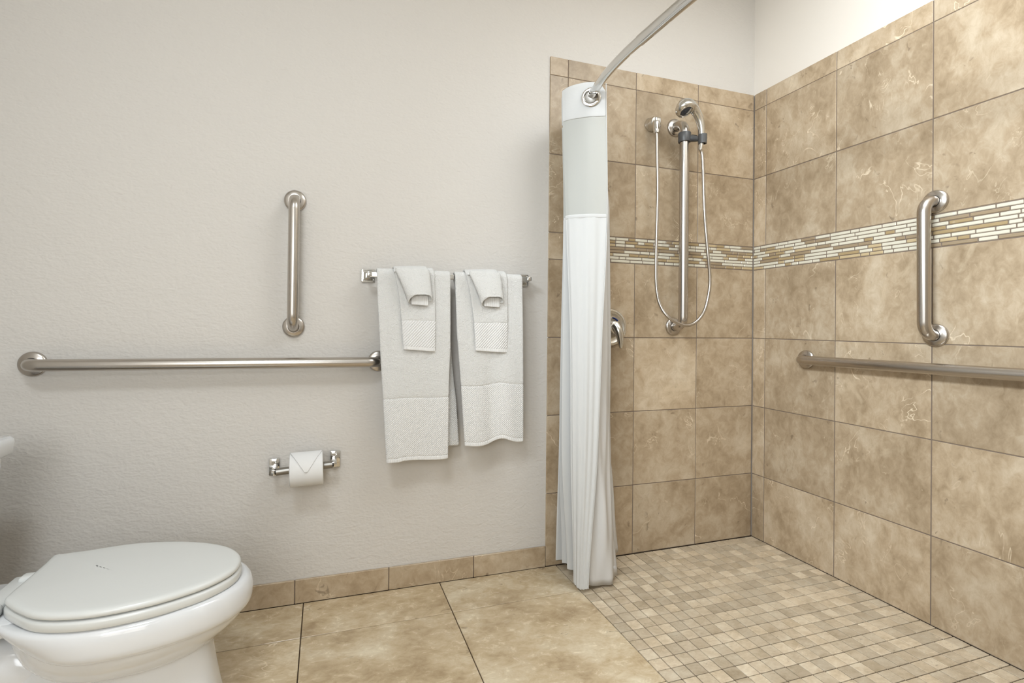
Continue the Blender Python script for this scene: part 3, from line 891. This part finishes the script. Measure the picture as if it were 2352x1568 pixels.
# ------------------------------------------------------------------ toilet
to = thing('toilet', (-2.6, -0.485, 0.0), 'white two-piece toilet with its lid closed', 'toilet')
YT = -0.485
# lid outline, closed and smooth
LID = [(-2.672, -0.326), (-2.640, -0.322), (-2.600, -0.319), (-2.560, -0.311), (-2.511, -0.305), (-2.447, -0.310), (-2.379, -0.326), (-2.307, -0.357), (-2.251, -0.397),
       (-2.218, -0.441), (-2.203, -0.490), (-2.213, -0.546), (-2.255, -0.596), (-2.306, -0.627), (-2.352, -0.646), (-2.398, -0.657), (-2.443, -0.663), (-2.490, -0.662),
       (-2.539, -0.652), (-2.581, -0.634), (-2.618, -0.604), (-2.646, -0.577), (-2.668, -0.552), (-2.674, -0.530), (-2.674, -0.480), (-2.674, -0.430), (-2.674, -0.380), (-2.676, -0.340)]
def smooth_closed(P, n=4):
    P = [Vector(p) for p in P]; N = len(P); out = []
    for i in range(N):
        a, b, c, d = P[i - 1], P[i], P[(i + 1) % N], P[(i + 2) % N]
        for k in range(n):
            t = k / n
            out.append(0.5 * ((2 * b) + (c - a) * t + (2 * a - 5 * b + 4 * c - d) * t * t + (3 * b - a - 3 * c + d) * t ** 3))
    return out
LID = ccw([tuple(p) for p in smooth_closed(LID, 4)])
def slab(outline, levels, dome=0.0):
    rings = []
    for ins, z in levels:
        rings.append([(p.x, p.y, z) for p in inset_ring(outline, ins)])
    # shrink inward rings so the top can dome a little
    c = Vector((sum(p[0] for p in outline) / len(outline), sum(p[1] for p in outline) / len(outline)))
    top = inset_ring(outline, levels[-1][0])
    for f in (0.85, 0.6, 0.3):
        rings.append([(c.x + (p.x - c.x) * f, c.y + (p.y - c.y) * f, levels[-1][1] + dome * (1 - f * f)) for p in top])
    return loft(rings)
obj('lid', *slab(LID, [(0.012, 0.3845), (0.004, 0.3845), (0.001, 0.387), (0.0, 0.3915), (0.0012, 0.3955), (0.004, 0.3985), (0.009, 0.4000), (0.016, 0.4008)], 0.0025), 'seat', to, True, 60)
SEAT = inset_ring(LID, -0.0015)
SEAT = [tuple(p) for p in SEAT]
obj('seat', *slab(SEAT, [(0.010, 0.3595), (0.003, 0.3595), (0.0, 0.3635), (0.0, 0.3755), (0.002, 0.3795), (0.008, 0.3815)], 0.0), 'seat', to, True, 60)
hg = obj('hinge', *box((-2.702, YT, 0.369), (0.05, 0.19, 0.020), 0.006, 3), 'seat', to)
for s in (-1, 1):
    obj('hinge_cap', *box((-2.690, YT + s * 0.075, 0.3755), (0.034, 0.034, 0.026), 0.008, 3), 'seat', hg)

def egg(z, xf, xc, xb, hw, pw=2.0, pwb=2.3, n=72, yc=YT):
    P = []
    for k in range(n):
        a = 2 * math.pi * k / n
        c, s = math.cos(a), math.sin(a)
        p = pw if c > 0 else pwb
        sx = abs(c) ** (2 / p) * (1 if c > 0 else -1); sy = abs(s) ** (2 / p) * (1 if s > 0 else -1)
        P.append((xc + (xf - xc) * sx if c > 0 else xc + (xc - xb) * sx, yc + hw * sy, z))
    return P
obj('bowl', *loft([egg(z, xf, -2.46, xb, hw) for z, xf, xb, hw in ((0.354, -2.20, -2.675, 0.160), (0.340, -2.186, -2.672, 0.168), (0.300, -2.184, -2.664, 0.169), (0.280, -2.191, -2.656, 0.166), (0.262, -2.204, -2.648, 0.160),
    (0.246, -2.222, -2.636, 0.150), (0.230, -2.243, -2.622, 0.138), (0.217, -2.258, -2.606, 0.124), (0.207, -2.270, -2.59, 0.109), (0.199, -2.288, -2.57, 0.088))]), 'china', to, True, 60)
obj('rim', *loft([egg(z, xf, -2.46, xb, hw, 2.0, 2.05) for z, xf, xb, hw in ((0.3575, -2.205, -2.690, 0.160), (0.3585, -2.194, -2.702, 0.170), (0.355, -2.186, -2.708, 0.1775), (0.348, -2.180, -2.706, 0.182), (0.332, -2.175, -2.688, 0.1855),
    (0.308, -2.175, -2.655, 0.1860), (0.297, -2.177, -2.640, 0.184), (0.289, -2.181, -2.628, 0.179), (0.283, -2.190, -2.61, 0.168))]), 'china', to, True, 60)
obj('deck', *loft([egg(z, -2.60, -2.70, xb, hw, 2.6, 5) for z, xb, hw in ((0.318, -2.93, 0.070), (0.324, -2.95, 0.092), (0.334, -2.965, 0.106), (0.348, -2.97, 0.112), (0.356, -2.968, 0.110), (0.3600, -2.96, 0.103))]), 'china', to, True, 60)
obj('pedestal', *loft([egg(z, xf, -2.44, xb, hw, 3.0, 3.2) for z, xf, xb, hw in ((0.0, -2.236, -2.93, 0.118), (0.02, -2.236, -2.93, 0.118), (0.032, -2.240, -2.925, 0.110), (0.08, -2.250, -2.90, 0.090), (0.14, -2.261, -2.84, 0.082), (0.19, -2.269, -2.74, 0.080), (0.225, -2.276, -2.66, 0.080), (0.26, -2.30, -2.62, 0.07))]), 'china', to, True, 60)
obj('trapway', *tube(catmull([(-2.60, YT, 0.20), (-2.69, YT, 0.225), (-2.78, YT, 0.215), (-2.85, YT, 0.15), (-2.86, YT, 0.03)], 6), 0.068, 28), 'china', to)
for s in (-1, 1):
    obj('floor_bolt_cap', *lathe([(0, 0.02), (0.008, 0.018), (0.013, 0.010), (0.014, 0.0), (0, 0.0)], 20, Matrix.Translation((-2.62, YT + s * 0.128, 0.0))), 'china', to)
# tank
def rrect(x0, x1, y0, y1, z, r):
    P = []
    for cx, cy, a0 in ((x1 - r, y1 - r, 0), (x0 + r, y1 - r, 90), (x0 + r, y0 + r, 180), (x1 - r, y0 + r, 270)):
        for k in range(7):
            a = math.radians(a0 + 15 * k); P.append((cx + r * math.cos(a), cy + r * math.sin(a), z))
    return P
yA, yB = YT - 0.225, YT + 0.225
obj('tank', *loft([rrect(-2.995, -2.845, yA + .03, yB - .03, 0.362, .03), rrect(-3.0, -2.827, yA + .018, yB - .012, 0.372, .035), rrect(-3.0, -2.822, yA + .015, yB - .009, 0.40, .035), rrect(-3.0, -2.816, yA + .008, yB - .004, 0.54, .035), rrect(-3.0, -2.808, yA, yB, 0.66, .035)]), 'china', to, True, 50)
lid_t = obj('tank_lid', *loft([rrect(-3.008, -2.802, yA - .006, yB + .004, 0.655, .03), rrect(-3.012, -2.790, yA - .012, yB + .012, 0.663, .035), rrect(-3.012, -2.787, yA - .014, yB + .014, 0.690, .035), rrect(-3.011, -2.789, yA - .012, yB + .012, 0.700, .035), rrect(-3.006, -2.796, yA - .006, yB + .006, 0.7055, .032)]), 'china', to, True, 50)
lv = obj('flush_lever', *tube([(-2.812, yA + 0.06, 0.615), (-2.795, yA + 0.06, 0.615)], 0.012, 18), 'chrome', to)
obj('lever_arm', *tube([(-2.797, yA + 0.06, 0.615), (-2.793, yA + 0.10, 0.609), (-2.792, yA + 0.14, 0.605)], [0.007, 0.007, 0.008], 14), 'chrome', lv)
obj('tank_bolt', *tube([(-2.74, YT - 0.070, 0.285), (-2.74, YT - 0.070, 0.325)], 0.009, 14), 'china', to)
